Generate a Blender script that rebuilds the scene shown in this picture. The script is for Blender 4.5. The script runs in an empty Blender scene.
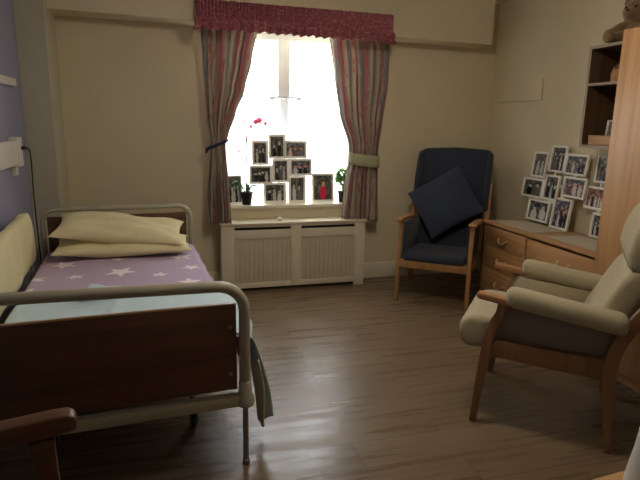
import bpy, bmesh, math, random
from mathutils import Vector, Matrix
random.seed(7)
R = math.radians
C = bpy.context.scene.collection
PI = math.pi

# ---------------------------------------------------------------- materials
def nm(name):
    m = bpy.data.materials.new(name); m.use_nodes = True
    nt = m.node_tree
    return m, nt, nt.nodes, nt.links, nt.nodes['Principled BSDF']

def lin(c):
    return tuple((v/255/12.92 if v/255 <= .04045 else ((v/255+.055)/1.055)**2.4) for v in c) + (1,)

def ramp(nt, fac, stops, interp='LINEAR'):
    r = nt.nodes.new('ShaderNodeValToRGB'); r.color_ramp.interpolation = interp
    e = r.color_ramp.elements
    while len(e) < len(stops): e.new(.5)
    for k, (p, c) in enumerate(stops):
        e[k].position = p; e[k].color = c
    nt.links.new(fac, r.inputs[0])
    return r.outputs[0]

def coords(nt, kind='Object', scale=(1, 1, 1)):
    t = nt.nodes.new('ShaderNodeTexCoord'); mp = nt.nodes.new('ShaderNodeMapping')
    mp.inputs['Scale'].default_value = scale
    nt.links.new(t.outputs[kind], mp.inputs[0])
    return mp.outputs[0]

def noise(nt, vec, scale, detail=4, rough=.55):
    n = nt.nodes.new('ShaderNodeTexNoise')
    n.inputs['Scale'].default_value = scale; n.inputs['Detail'].default_value = detail
    n.inputs['Roughness'].default_value = rough
    nt.links.new(vec, n.inputs['Vector'])
    return n.outputs['Fac']

def bump(nt, h, p, strength=.2, dist=.01):
    b = nt.nodes.new('ShaderNodeBump'); b.inputs['Strength'].default_value = strength
    b.inputs['Distance'].default_value = dist
    nt.links.new(h, b.inputs['Height']); nt.links.new(b.outputs[0], p.inputs['Normal'])

def mixc(nt, fac, a, b):
    m = nt.nodes.new('ShaderNodeMix'); m.data_type = 'RGBA'
    for s, v in ((0, fac), (6, a), (7, b)):
        if isinstance(v, (tuple, float, int)): m.inputs[s].default_value = v
        else: nt.links.new(v, m.inputs[s])
    return m.outputs[2]

def math_(nt, op, a, b=0.0, c=None):
    m = nt.nodes.new('ShaderNodeMath'); m.operation = op
    for s, v in ((0, a), (1, b), (2, c)):
        if v is None: continue
        if isinstance(v, (float, int)): m.inputs[s].default_value = v
        else: nt.links.new(v, m.inputs[s])
    return m.outputs[0]

def paint(name, c, rough=.6, var=.06, scale=6, bmp=.05, metal=0.0, bscale=90):
    m, nt, N, L, p = nm(name)
    v = coords(nt)
    c = lin(c)
    f = noise(nt, v, scale)
    lo = tuple(x*(1-var) for x in c[:3])+(1,); hi = tuple(min(1, x*(1+var)) for x in c[:3])+(1,)
    L.new(ramp(nt, f, [(.3, lo), (.7, hi)]), p.inputs['Base Color'])
    p.inputs['Roughness'].default_value = rough; p.inputs['Metallic'].default_value = metal
    if bmp: bump(nt, noise(nt, v, bscale, 3), p, bmp, .004)
    return m

def wood(name, c1, c2, axis='Z', rough=.42, fine=26):
    m, nt, N, L, p = nm(name)
    sc = {'X': (1.2, fine, fine), 'Y': (fine, 1.2, fine), 'Z': (fine, fine, 1.2)}[axis]
    v = coords(nt, 'Object', sc)
    f = noise(nt, v, 1.0, 6, .6)
    col = ramp(nt, f, [(.32, lin(c2)), (.55, lin(c1)), (.75, tuple(x*1.12 for x in lin(c1)[:3])+(1,))])
    L.new(col, p.inputs['Base Color'])
    p.inputs['Roughness'].default_value = rough
    bump(nt, f, p, .06, .003)
    return m

def fabric(name, c1, c2, scale=260, rough=.95, bmp=.35, sheen=.15, blot=9):
    m, nt, N, L, p = nm(name)
    v = coords(nt)
    f = noise(nt, v, scale, 3, .7); g = noise(nt, v, blot, 3)
    a = ramp(nt, f, [(.35, lin(c2)), (.65, lin(c1))])
    d = mixc(nt, math_(nt, 'MULTIPLY', g, .35), a, lin(c2))
    L.new(d, p.inputs['Base Color'])
    p.inputs['Roughness'].default_value = rough
    p.inputs['Sheen Weight'].default_value = sheen
    p.inputs['Specular IOR Level'].default_value = .2
    bump(nt, f, p, bmp, .003)
    return m

M = {}
M['wall'] = paint('cream wall paint', (216, 206, 178), .75, .03, 2.2, .12, bscale=160)
M['wall_blue'] = paint('lavender blue wall paint', (150, 151, 178), .75, .04, 3, .12)
M['pilaster'] = paint('pale stone paint', (190, 187, 168), .75, .03, 3, .1)
M['ceiling'] = paint('white ceiling paint', (232, 228, 216), .8, .02)
M['gloss'] = paint('white gloss paint', (226, 220, 200), .35, .02)
M['cover_panel'] = paint('painted beadboard', (205, 197, 174), .45, .03)
M['upvc'] = paint('white window frame', (226, 230, 235), .35, .01, bmp=0)
M['white_frame'] = paint('white picture frame', (240, 238, 230), .4, .02, bmp=0)
M['white_plastic'] = paint('white plastic', (222, 220, 212), .4, .02, bmp=0)
M['black_plastic'] = paint('black plastic', (16, 16, 17), .4, .05, bmp=0)
M['gap_shade'] = paint('shade inside cover', (30, 28, 25), .8, .05, bmp=0)  # shade inside the radiator cover, put into the radiator's colour
M['beech_x'] = wood('beech grain along x', (190, 147, 100), (166, 122, 78), 'X')
M['beech_y'] = wood('beech grain along y', (190, 147, 100), (166, 122, 78), 'Y')
M['beech_z'] = wood('beech grain along z', (190, 147, 100), (170, 126, 82), 'Z')
M['shelf_in'] = wood('dark brown laminate', (104, 80, 58), (84, 62, 44), 'Z')
M['shelf_edge'] = paint('grey brown edging', (150, 134, 110), .5, .05)
M['chairwood'] = wood('oiled chair wood', (140, 102, 70), (110, 76, 50), 'Z', .4)
M['chairwood_y'] = wood('oiled chair arm wood', (158, 116, 80), (126, 88, 58), 'Y', .35)
M['shade_wood'] = wood('chair wood darkened for shade', (104, 70, 48), (80, 52, 35), 'Y', .35)  # wood tone lowered to stand for the shadow on the near chair
M['bluewood'] = wood('honey chair wood', (176, 132, 88), (144, 104, 66), 'Z', .4)
M['bluewood_y'] = wood('honey chair arm wood', (182, 138, 92), (150, 110, 70), 'Y', .4)
M['bedwood'] = wood('walnut bed panel', (100, 68, 48), (80, 52, 36), 'X', .45, 18)
M['bedtube'] = paint('stone grey bed tube', (168, 164, 148), .38, .03, bmp=0)
M['steel'] = paint('brushed steel', (150, 150, 150), .35, .04, metal=.9, bmp=0)
M['brass'] = paint('aged brass', (214, 184, 130), .3, .05, metal=.35, bmp=0)
M['sage'] = fabric('sage green tweed', (190, 181, 154), (152, 143, 118), 230)
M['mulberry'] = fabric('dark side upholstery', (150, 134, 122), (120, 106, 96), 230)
M['navy'] = fabric('navy speckled upholstery', (70, 77, 94), (34, 38, 49), 200)
M['navy_cushion'] = fabric('navy woven cushion', (76, 86, 108), (38, 44, 58), 170)
M['pillow'] = fabric('pale yellow cotton', (228, 220, 182), (220, 211, 170), 60, bmp=.05, blot=5)
M['bolster'] = fabric('cream vinyl padding', (226, 219, 174), (218, 210, 162), 30, rough=.6, bmp=.04, blot=4)
M['blanket'] = fabric('pale blue blanket', (206, 228, 238), (188, 212, 226), 180, bmp=.2, blot=6)
M['blanket_back'] = fabric('cream blanket lining', (226, 222, 202), (204, 200, 180), 160, bmp=.2)
M['mattress'] = fabric('mattress ticking', (150, 150, 160), (120, 120, 132), 120)
M['runner'] = fabric('grey cream runner cloth', (196, 188, 168), (170, 160, 140), 200, bmp=.2)
M['bear'] = fabric('tan plush', (160, 130, 92), (112, 88, 60), 140, bmp=.9, sheen=.4)
M['leaf'] = paint('green leaf', (64, 118, 50), .45, .25, 30, .1)
M['leaf2'] = paint('bright green leaf', (96, 150, 60), .5, .3, 40, .1)
M['stem'] = paint('brown green stem', (96, 88, 60), .6, .1)
M['petal'] = paint('pink petal', (240, 156, 184), .6, .15, 40, .05)
_nt = M['petal'].node_tree
_tl = _nt.nodes.new('ShaderNodeBsdfTranslucent'); _tl.inputs[0].default_value = lin((240, 150, 182)); _mx = _nt.nodes.new('ShaderNodeMixShader'); _mx.inputs[0].default_value = .45
_nt.links.new(_nt.nodes['Principled BSDF'].outputs[0], _mx.inputs[1]); _nt.links.new(_tl.outputs[0], _mx.inputs[2]); _nt.links.new(_mx.outputs[0], _nt.nodes['Material Output'].inputs[0])
M['soil'] = paint('potting soil', (48, 36, 28), .9, .2, 60, .5)
M['tie_blue'] = fabric('navy cord', (58, 62, 104), (40, 42, 78), 200)
M['tie_green'] = fabric('pale green band', (190, 192, 160), (166, 168, 136), 200)
M['ornament'] = paint('white glazed china', (236, 232, 222), .25, .01, bmp=0)

def mat_floor():
    m, nt, N, L, p = nm('brown wood effect plank floor')
    v = coords(nt)
    b = N.new('ShaderNodeTexBrick')
    b.offset = .37; b.inputs['Scale'].default_value = 1
    b.inputs['Brick Width'].default_value = 1.25; b.inputs['Row Height'].default_value = .2
    b.inputs['Mortar Size'].default_value = .0016; b.inputs['Mortar Smooth'].default_value = .2
    b.inputs['Bias'].default_value = 0
    b.inputs['Color1'].default_value = (0, 0, 0, 1); b.inputs['Color2'].default_value = (1, 1, 1, 1)
    b.inputs['Mortar'].default_value = (.5, .5, .5, 1)
    L.new(v, b.inputs['Vector'])
    off = N.new('ShaderNodeVectorMath'); off.operation = 'MULTIPLY_ADD'
    off.inputs[1].default_value = (.9, 15, 1)
    L.new(v, off.inputs[0]); 
    sc = N.new('ShaderNodeVectorMath'); sc.operation = 'SCALE'; sc.inputs['Scale'].default_value = 7
    L.new(b.outputs['Color'], sc.inputs[0]); L.new(sc.outputs[0], off.inputs[2])
    g = noise(nt, off.outputs[0], 1.5, 5, .55)
    col = ramp(nt, g, [(.22, lin((106, 90, 69))), (.5, lin((117, 100, 77))), (.8, lin((138, 120, 94)))])
    tint = mixc(nt, math_(nt, 'MULTIPLY', b.outputs['Color'], .22), col, lin((96, 76, 56)))
    L.new(mixc(nt, b.outputs['Fac'], tint, lin((58, 45, 33))), p.inputs['Base Color'])
    L.new(math_(nt, 'MULTIPLY_ADD', g, .62, .0), p.inputs['Roughness'])
    p.inputs['Specular IOR Level'].default_value = .35
    h = math_(nt, 'SUBTRACT', math_(nt, 'MULTIPLY', g, .5), b.outputs['Fac'])
    bump(nt, h, p, .28, .004)
    return m
M['floor'] = mat_floor()

def mat_curtain(name, seed):
    """faded pink, cream and grey blue stripes with roses; u runs across the cloth, v up it (metres)"""
    m, nt, N, L, p = nm(name)
    t = N.new('ShaderNodeTexCoord'); s = N.new('ShaderNodeSeparateXYZ')
    L.new(t.outputs['UV'], s.inputs[0])
    wob = noise(nt, t.outputs['UV'], 7, 3)
    f = math_(nt, 'FRACT', math_(nt, 'ADD', math_(nt, 'DIVIDE', math_(nt, 'MULTIPLY_ADD', wob, .10, s.outputs[0]), .60), seed))
    pink, cream, blue = lin((184, 136, 136)), lin((206, 196, 176)), lin((152, 152, 150))
    deep = lin((172, 122, 124))
    st = ramp(nt, f, [(0, pink), (.2, cream), (.30, blue), (.50, cream), (.58, deep), (.74, cream), (.80, blue), (.93, pink)], 'EASE')
    mp = N.new('ShaderNodeMapping'); mp.inputs['Scale'].default_value = (11, 8, 1); mp.inputs['Location'].default_value = (seed*9, seed*5, 0)
    L.new(t.outputs['UV'], mp.inputs[0])
    vo = N.new('ShaderNodeTexVoronoi'); vo.inputs['Scale'].default_value = 1; L.new(mp.outputs[0], vo.inputs['Vector'])
    nz = noise(nt, mp.outputs[0], 4.5, 4, .7)
    d = math_(nt, 'ADD', vo.outputs['Distance'], math_(nt, 'MULTIPLY', nz, .7))
    rose = math_(nt, 'LESS_THAN', d, .62)
    c2 = mixc(nt, math_(nt, 'MULTIPLY', rose, .55), st, lin((194, 108, 112)))
    lf = math_(nt, 'GREATER_THAN', noise(nt, mp.outputs[0], 3.1, 4, .7), .62)
    c3 = mixc(nt, math_(nt, 'MULTIPLY', lf, .45), c2, lin((120, 122, 104)))
    L.new(c3, p.inputs['Base Color'])
    p.inputs['Roughness'].default_value = .9; p.inputs['Specular IOR Level'].default_value = .15
    tr = N.new('ShaderNodeBsdfTranslucent'); L.new(c3, tr.inputs[0])
    mx = N.new('ShaderNodeMixShader'); mx.inputs[0].default_value = .25
    L.new(p.outputs[0], mx.inputs[1]); L.new(tr.outputs[0], mx.inputs[2])
    L.new(mx.outputs[0], N['Material Output'].inputs[0])
    return m
M['curtain_a'] = mat_curtain('striped rose chintz', .13)
M['curtain_b'] = mat_curtain('striped rose chintz cloth', .58)

def mat_valance():
    m, nt, N, L, p = nm('rose pink gathered chintz')
    v = coords(nt, 'UV', (1, 1, 1))
    n1 = noise(nt, v, 42, 4, .7); n2 = noise(nt, v, 9, 3)
    c = ramp(nt, n1, [(.34, lin((120, 62, 74))), (.52, lin((158, 92, 102))), (.72, lin((200, 156, 154)))])
    L.new(mixc(nt, math_(nt, 'MULTIPLY', n2, .4), c, lin((150, 74, 86))), p.inputs['Base Color'])
    p.inputs['Roughness'].default_value = .9
    return m
M['valance'] = mat_valance()

def mat_net():
    m, nt, N, L, p = nm('white net')
    tr = N.new('ShaderNodeBsdfTransparent'); tl = N.new('ShaderNodeBsdfTranslucent'); df = N.new('ShaderNodeBsdfDiffuse')
    tl.inputs[0].default_value = (.9, .9, .9, 1); df.inputs[0].default_value = (.9, .9, .9, 1)
    a = N.new('ShaderNodeMixShader'); a.inputs[0].default_value = .5
    L.new(tl.outputs[0], a.inputs[1]); L.new(df.outputs[0], a.inputs[2])
    b = N.new('ShaderNodeMixShader'); b.inputs[0].default_value = .72
    L.new(tr.outputs[0], b.inputs[1]); L.new(a.outputs[0], b.inputs[2])
    L.new(b.outputs[0], N['Material Output'].inputs[0])
    return m
M['net'] = mat_net()

def mat_glass(name='clear pane', fac=.06):
    m, nt, N, L, p = nm(name)
    tr = N.new('ShaderNodeBsdfTransparent'); g = N.new('ShaderNodeBsdfGlossy'); g.inputs['Roughness'].default_value = .02
    a = N.new('ShaderNodeMixShader'); a.inputs[0].default_value = fac
    L.new(tr.outputs[0], a.inputs[1]); L.new(g.outputs[0], a.inputs[2])
    L.new(a.outputs[0], N['Material Output'].inputs[0])
    return m
M['glass'] = mat_glass()

# five pointed star test as a node group: (vector) -> inside 0/1
def star_group():
    g = bpy.data.node_groups.new('star', 'ShaderNodeTree')
    g.interface.new_socket('Vector', in_out='INPUT', socket_type='NodeSocketVector')
    g.interface.new_socket('Radius', in_out='INPUT', socket_type='NodeSocketFloat')
    g.interface.new_socket('Turn', in_out='INPUT', socket_type='NodeSocketFloat')
    g.interface.new_socket('Inside', in_out='OUTPUT', socket_type='NodeSocketFloat')
    i = g.nodes.new('NodeGroupInput'); o = g.nodes.new('NodeGroupOutput')
    s = g.nodes.new('ShaderNodeSeparateXYZ'); g.links.new(i.outputs[0], s.inputs[0])
    x, y = s.outputs[0], s.outputs[1]
    r = math_(g, 'SQRT', math_(g, 'ADD', math_(g, 'MULTIPLY', x, x), math_(g, 'MULTIPLY', y, y)))
    a = math_(g, 'ADD', math_(g, 'ARCTAN2', y, x), i.outputs[2])
    k = PI/5
    ap = math_(g, 'PINGPONG', a, k)
    rin = .42
    ax, ay, bx, by = 1, 0, rin*math.cos(k), rin*math.sin(k)
    nx, ny = (by-ay), (ax-bx); ln = math.hypot(nx, ny); nx /= ln; ny /= ln
    phi = math.atan2(ny, nx); c = nx
    lhs = math_(g, 'MULTIPLY', r, math_(g, 'COSINE', math_(g, 'SUBTRACT', ap, phi)))
    rhs = math_(g, 'MULTIPLY', i.outputs[1], c)
    g.links.new(math_(g, 'LESS_THAN', lhs, rhs), o.inputs[0])
    return g
STAR = star_group()

def mat_spread(stars):
    m, nt, N, L, p = nm('lavender spread with white stars')
    t = N.new('ShaderNodeTexCoord'); acc = None
    for (x, y, r, a) in stars:
        sub = N.new('ShaderNodeVectorMath'); sub.operation = 'SUBTRACT'; sub.inputs[1].default_value = (x, y, 0)
        L.new(t.outputs['Object'], sub.inputs[0])
        gn = N.new('ShaderNodeGroup'); gn.node_tree = STAR
        L.new(sub.outputs[0], gn.inputs[0]); gn.inputs[1].default_value = r; gn.inputs[2].default_value = a
        acc = gn.outputs[0] if acc is None else math_(nt, 'MAXIMUM', acc, gn.outputs[0])
    v = coords(nt)
    f = noise(nt, v, 120, 3, .7)
    base = ramp(nt, f, [(.3, lin((174, 156, 186))), (.7, lin((192, 174, 202)))])
    L.new(mixc(nt, acc, base, lin((242, 230, 238))), p.inputs['Base Color'])
    p.inputs['Roughness'].default_value = .95; p.inputs['Sheen Weight'].default_value = .2
    p.inputs['Specular IOR Level'].default_value = .2
    bump(nt, f, p, .15, .003)
    return m

_pid = [0]
def mat_photo(bw=True, red=False):
    """an invented group photograph: a few figures before a mottled background"""
    _pid[0] += 1; rnd = random.Random(_pid[0]*13+5)
    m, nt, N, L, p = nm('printed photograph %d' % _pid[0])
    t = N.new('ShaderNodeTexCoord'); s = N.new('ShaderNodeSeparateXYZ'); 
    mp = N.new('ShaderNodeMapping'); mp.inputs['Location'].default_value = (rnd.random()*20, rnd.random()*20, 0)
    L.new(t.outputs['UV'], mp.inputs[0])
    nz = noise(nt, mp.outputs[0], 5, 5, .65)
    wn = N.new('ShaderNodeTexNoise'); wn.inputs['Scale'].default_value = 7; L.new(mp.outputs[0], wn.inputs['Vector'])
    wa = N.new('ShaderNodeVectorMath'); wa.operation = 'MULTIPLY_ADD'; wa.inputs[1].default_value = (.16, .16, 0)
    L.new(wn.outputs['Color'], wa.inputs[0]); wo = N.new('ShaderNodeVectorMath'); wo.inputs[1].default_value = (-.08, -.08, 0)
    L.new(t.outputs['UV'], wo.inputs[0]); L.new(wo.outputs[0], wa.inputs[2]); L.new(wa.outputs[0], s.inputs[0])
    def g(v): return lin((v, v, v*.97))
    if bw or red:
        base = ramp(nt, nz, [(.3, g(22)), (.5, g(70+rnd.random()*40)), (.72, g(150))])
    else:
        hue = rnd.choice([((44, 46, 56), (96, 96, 106), (200, 200, 205)), ((60, 44, 40), (130, 96, 80), (210, 190, 170)), ((50, 60, 50), (110, 110, 100), (200, 200, 205))])
        base = ramp(nt, nz, [(.3, lin(hue[0])), (.5, lin(hue[1])), (.72, lin(hue[2]))])
    col = base
    n = 1 if red else rnd.randint(2, 5)
    for k in range(n):
        cx = (k+.5)/n*.8+.1+rnd.uniform(-.03, .03); hy = rnd.uniform(.5, .72)
        w = .5/n*rnd.uniform(.8, 1.1) if n > 1 else .3
        hr = min(.085, w*.5)
        if red: body = lin((196, 44, 76))
        elif bw: body = g(rnd.choice([14, 24, 190, 110, 210, 30]))
        else: body = lin(rnd.choice([(48, 50, 66), (206, 206, 210), (120, 88, 86), (40, 40, 46), (206, 198, 190), (120, 122, 138)]))
        face = g(186) if bw else lin((206, 160, 134))
        for (ex, ey, rx, ry, cc) in ((cx, hy-.36, w*.62, .33, body), (cx, hy+.02, hr*1.15, hr*1.35, g(20)), (cx, hy, hr, hr*1.2, face)):
            dx = math_(nt, 'DIVIDE', math_(nt, 'SUBTRACT', s.outputs[0], ex), rx)
            dy = math_(nt, 'DIVIDE', math_(nt, 'SUBTRACT', s.outputs[1], ey), ry)
            q = math_(nt, 'ADD', math_(nt, 'MULTIPLY', dx, dx), math_(nt, 'MULTIPLY', dy, dy))
            col = mixc(nt, math_(nt, 'LESS_THAN', q, 1.0), col, cc)
    L.new(col, p.inputs['Base Color'])
    p.inputs['Roughness'].default_value = .25
    return m

# ---------------------------------------------------------------- geometry helpers
class MB:
    def __init__(s): s.bm = bmesh.new(); s.uv = None
    def _add(s, b, mtx=None):
        if mtx is not None: b.transform(mtx)
        me = bpy.data.meshes.new('t'); b.to_mesh(me); b.free()
        s.bm.from_mesh(me); bpy.data.meshes.remove(me); return s
    def box(s, x0, x1, y0, y1, z0, z1, bev=0.0, seg=2, mtx=None):
        b = bmesh.new(); bmesh.ops.create_cube(b, size=1)
        for v in b.verts:
            v.co = Vector(((x0+x1)/2+v.co.x*(x1-x0), (y0+y1)/2+v.co.y*(y1-y0), (z0+z1)/2+v.co.z*(z1-z0)))
        if bev: bmesh.ops.bevel(b, geom=b.edges[:], offset=bev, segments=seg, profile=.5, affect='EDGES')
        return s._add(b, mtx)
    def prism(s, poly, axis, a0, a1, bev=0.0, seg=2, mtx=None):
        """2-d outline swept along an axis: axis X takes (y,z), Y takes (x,z), Z takes (x,y)"""
        b = bmesh.new()
        def P(u, v, a): return {'X': (a, u, v), 'Y': (u, a, v), 'Z': (u, v, a)}[axis]
        lo = [b.verts.new(P(u, v, a0)) for u, v in poly]; hi = [b.verts.new(P(u, v, a1)) for u, v in poly]
        b.faces.new(lo); b.faces.new(hi[::-1])
        n = len(poly)
        for i in range(n): b.faces.new((lo[i], hi[i], hi[(i+1) % n], lo[(i+1) % n]))
        bmesh.ops.recalc_face_normals(b, faces=b.faces)
        if bev:
            ed = [e for e in b.edges if len(e.link_faces) == 2 and e.calc_face_angle(0) > .5]
            bmesh.ops.bevel(b, geom=ed, offset=bev, segments=seg, profile=.5, affect='EDGES')
        return s._add(b, mtx)
    def tube(s, pts, r, n=10, closed=False, cap=True, mtx=None, sx=1.0):
        b = bmesh.new(); pts = [Vector(p) for p in pts]; k = len(pts)
        rr = r if isinstance(r, (list, tuple)) else [r]*k
        rings = []; up = None
        for i, p in enumerate(pts):
            a = pts[i-1] if (i or closed) else p; c = pts[(i+1) % k] if (i < k-1 or closed) else p
            d = (c-a).normalized()
            if up is None: up = Vector((0, 0, 1)) if abs(d.z) < .9 else Vector((1, 0, 0))
            x = d.cross(up).normalized(); y = x.cross(d).normalized(); up = y
            rings.append([b.verts.new(p+x*math.cos(2*PI*j/n)*rr[i]*sx+y*math.sin(2*PI*j/n)*rr[i]) for j in range(n)])
        for i in range(k if closed else k-1):
            A, B = rings[i], rings[(i+1) % k]
            for j in range(n): b.faces.new((A[j], A[(j+1) % n], B[(j+1) % n], B[j]))
        if cap and not closed: b.faces.new(rings[0][::-1]); b.faces.new(rings[-1])
        bmesh.ops.recalc_face_normals(b, faces=b.faces)
        return s._add(b, mtx)
    def lathe(s, prof, n=24, c=(0, 0, 0), mtx=None):
        b = bmesh.new(); rings = []
        for r, z in prof:
            rings.append([b.verts.new((c[0]+r*math.cos(2*PI*j/n), c[1]+r*math.sin(2*PI*j/n), c[2]+z)) for j in range(n)])
        for A, B in zip(rings, rings[1:]):
            for j in range(n): b.faces.new((A[j], A[(j+1) % n], B[(j+1) % n], B[j]))
        b.faces.new(rings[0][::-1]); b.faces.new(rings[-1])
        bmesh.ops.recalc_face_normals(b, faces=b.faces)
        return s._add(b, mtx)
    def ball(s, c, r, seg=20, mtx=None):
        b = bmesh.new(); bmesh.ops.create_uvsphere(b, u_segments=seg, v_segments=seg//2+2, radius=1)
        r = r if isinstance(r, (tuple, list)) else (r, r, r)
        for v in b.verts: v.co = Vector((c[0]+v.co.x*r[0], c[1]+v.co.y*r[1], c[2]+v.co.z*r[2]))
        return s._add(b, mtx)
    def grid(s, f, nu, nv, uvf=None, mtx=None):
        b = bmesh.new(); uv = b.loops.layers.uv.new('UVMap')
        V = [[b.verts.new(f(i/nu, j/nv)) for j in range(nv+1)] for i in range(nu+1)]
        for i in range(nu):
            for j in range(nv):
                fc = b.faces.new((V[i][j], V[i+1][j], V[i+1][j+1], V[i][j+1]))
                for lp, (a, c) in zip(fc.loops, ((i, j), (i+1, j), (i+1, j+1), (i, j+1))):
                    lp[uv].uv = uvf(a/nu, c/nv) if uvf else (a/nu, c/nv)
        return s._add(b, mtx)
    def pillow(s, w, d, h, n=26, pinch=.06, mtx=None, seed=0, rough=.0, p=2.6):
        """sewn cushion lying in xy, two bulging faces joined at a seam"""
        b = bmesh.new(); rnd = random.Random(seed); ph = [rnd.uniform(0, 6) for _ in range(6)]
        def pos(u, v, sgn):
            t = max(0, (1-abs(u)**p))**.5*max(0, (1-abs(v)**p))**.5
            x = u*w/2*(1-pinch*(1-abs(v)**2)*abs(u)); y = v*d/2*(1-pinch*(1-abs(u)**2)*abs(v))
            wr = rough*(math.sin(u*5+v*3+ph[0])+.6*math.sin(u*9-v*6+ph[1])+.5*math.sin(v*11+u*4+ph[2]))*t
            return Vector((x, y, sgn*(h/2*t)+wr))
        us = [math.sin((i/n-.5)*PI) for i in range(n+1)]
        for sgn in (1, -1):
            V = [[b.verts.new(pos(u, v, sgn)) for v in us] for u in us]
            for i in range(n):
                for j in range(n):
                    q = (V[i][j], V[i+1][j], V[i+1][j+1], V[i][j+1]); b.faces.new(q if sgn > 0 else q[::-1])
        bmesh.ops.remove_doubles(b, verts=b.verts, dist=.0004)
        return s._add(b, mtx)
    def build(s, name, mat, parent=None, smooth=40, solid=0, sub=0, mats=None):
        me = bpy.data.meshes.new(name); s.bm.to_mesh(me); s.bm.free()
        me.materials.append(M[mat] if isinstance(mat, str) else mat)
        o = bpy.data.objects.new(name, me); C.objects.link(o)
        if smooth:
            me.polygons.foreach_set('use_smooth', [True]*len(me.polygons))
            me.set_sharp_from_angle(angle=R(smooth))
        if solid:
            md = o.modifiers.new('thick', 'SOLIDIFY'); md.thickness = solid; md.offset = 0
        if sub:
            md = o.modifiers.new('sub', 'SUBSURF'); md.levels = sub; md.render_levels = sub
        if parent: o.parent = parent
        return o

def tag(o, label, cat, group=None):
    o['label'] = label; o['category'] = cat
    if group: o['group'] = group
    return o
def thing(name, label, cat, loc=(0, 0, 0), rz=0.0, group=None):
    o = bpy.data.objects.new(name, None); C.objects.link(o)
    o.empty_display_size = .1
    o.location = loc; o.rotation_euler = (0, 0, rz)
    return tag(o, label, cat, group)
def struct(o): o['kind'] = 'structure'; return o
def arc(cx, cy, r, a0, a1, n=8):
    return [(cx+r*math.cos(R(a0+(a1-a0)*k/n)), cy+r*math.sin(R(a0+(a1-a0)*k/n))) for k in range(n+1)]
def rrect(x0, x1, y0, y1, r, n=6):
    return arc(x1-r, y0+r, r, -90, 0, n)+arc(x1-r, y1-r, r, 0, 90, n)+arc(x0+r, y1-r, r, 90, 180, n)+arc(x0+r, y0+r, r, 180, 270, n)
def lerp(a, b, t): return a+(b-a)*t
def curve(keys, t):
    """piecewise smooth interpolation through (t, value) keys"""
    for (a, va), (b, vb) in zip(keys, keys[1:]):
        if t <= b:
            k = (t-a)/(b-a); k = k*k*(3-2*k)*.5+k*.5
            return lerp(va, vb, k)
    return keys[-1][1]
def smoothpath(pts, n=6):
    pts = [Vector(p) for p in pts]; out = []
    for i in range(len(pts)-1):
        p0, p1, p2, p3 = pts[max(i-1, 0)], pts[i], pts[i+1], pts[min(i+2, len(pts)-1)]
        for k in range(n):
            t = k/n
            out.append(.5*((2*p1)+(-p0+p2)*t+(2*p0-5*p1+4*p2-p3)*t*t+(-p0+3*p1-3*p2+p3)*t**3))
    out.append(pts[-1]); return out

# ---------------------------------------------------------------- the room
XL, XR, YB, YF, ZC = -1.03, 3.12, 4.9, -1.6, 2.66
WX0, WX1, WZ0, WZ1 = .46, 1.72, .74, 2.30            # window opening

struct(MB().box(XL-.1, XR+.1, YF-.1, YB+.1, -.1, 0).build('floor', 'floor'))
struct(MB().box(XL-.1, XR+.1, YF-.1, YB+.4, ZC, ZC+.1).build('ceiling', 'ceiling'))
w = MB()
w.box(XL-.1, WX0, YB, YB+.3, 0, ZC); w.box(WX1, XR+.1, YB, YB+.3, 0, ZC)
w.box(WX0, WX1, YB, YB+.3, 0, WZ0); w.box(WX0, WX1, YB, YB+.3, WZ1, ZC)
struct(w.build('wall_back', 'wall'))
struct(MB().box(XR, XR+.1, YF, YB, 0, ZC).build('wall_right', 'wall'))
struct(MB().box(XL-.1, XL, YF, YB, 0, ZC).build('wall_left', 'wall_blue'))
w = MB()
w.box(XL, .9, YF-.1, YF, 0, ZC); w.box(1.75, XR, YF-.1, YF, 0, ZC); w.box(.9, 1.75, YF-.1, YF, 2.02, ZC)
struct(w.build('wall_front', 'wall'))
d = struct(MB().box(.92, 1.73, YF-.08, YF-.035, .005, 2.0, .003).build('door_1', 'beech_z'))
MB().tube([(1.66, YF-.035, 1.02), (1.66, YF+.02, 1.02), (1.55, YF+.02, 1.02)], .01).build('door_handle', 'steel', d)
# boxed column in the far left corner and the dropped beam that runs from it
struct(MB().box(XL, -.835, 4.5, YB, 0, ZC).build('column', 'pilaster'))
struct(MB().prism([(-.835, 2.305), (2.90, 2.240), (2.90, ZC), (-.835, ZC)], 'Y', 4.62, YB).build('beam', 'wall'))
b = MB().box(-.835, .40, 4.882, YB, 0, .15, .004)
b.box(1.755, XR, 4.882, YB, 0, .155, .004)
struct(b.build('baseboard_back', 'gloss'))
struct(MB().box(3.102, XR, YF, 4.882, 0, .155, .004).build('baseboard_right', 'gloss'))
struct(MB().box(XL, XL+.018, YF, 4.5, 0, .15, .004).build('baseboard_left', 'gloss'))
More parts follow.
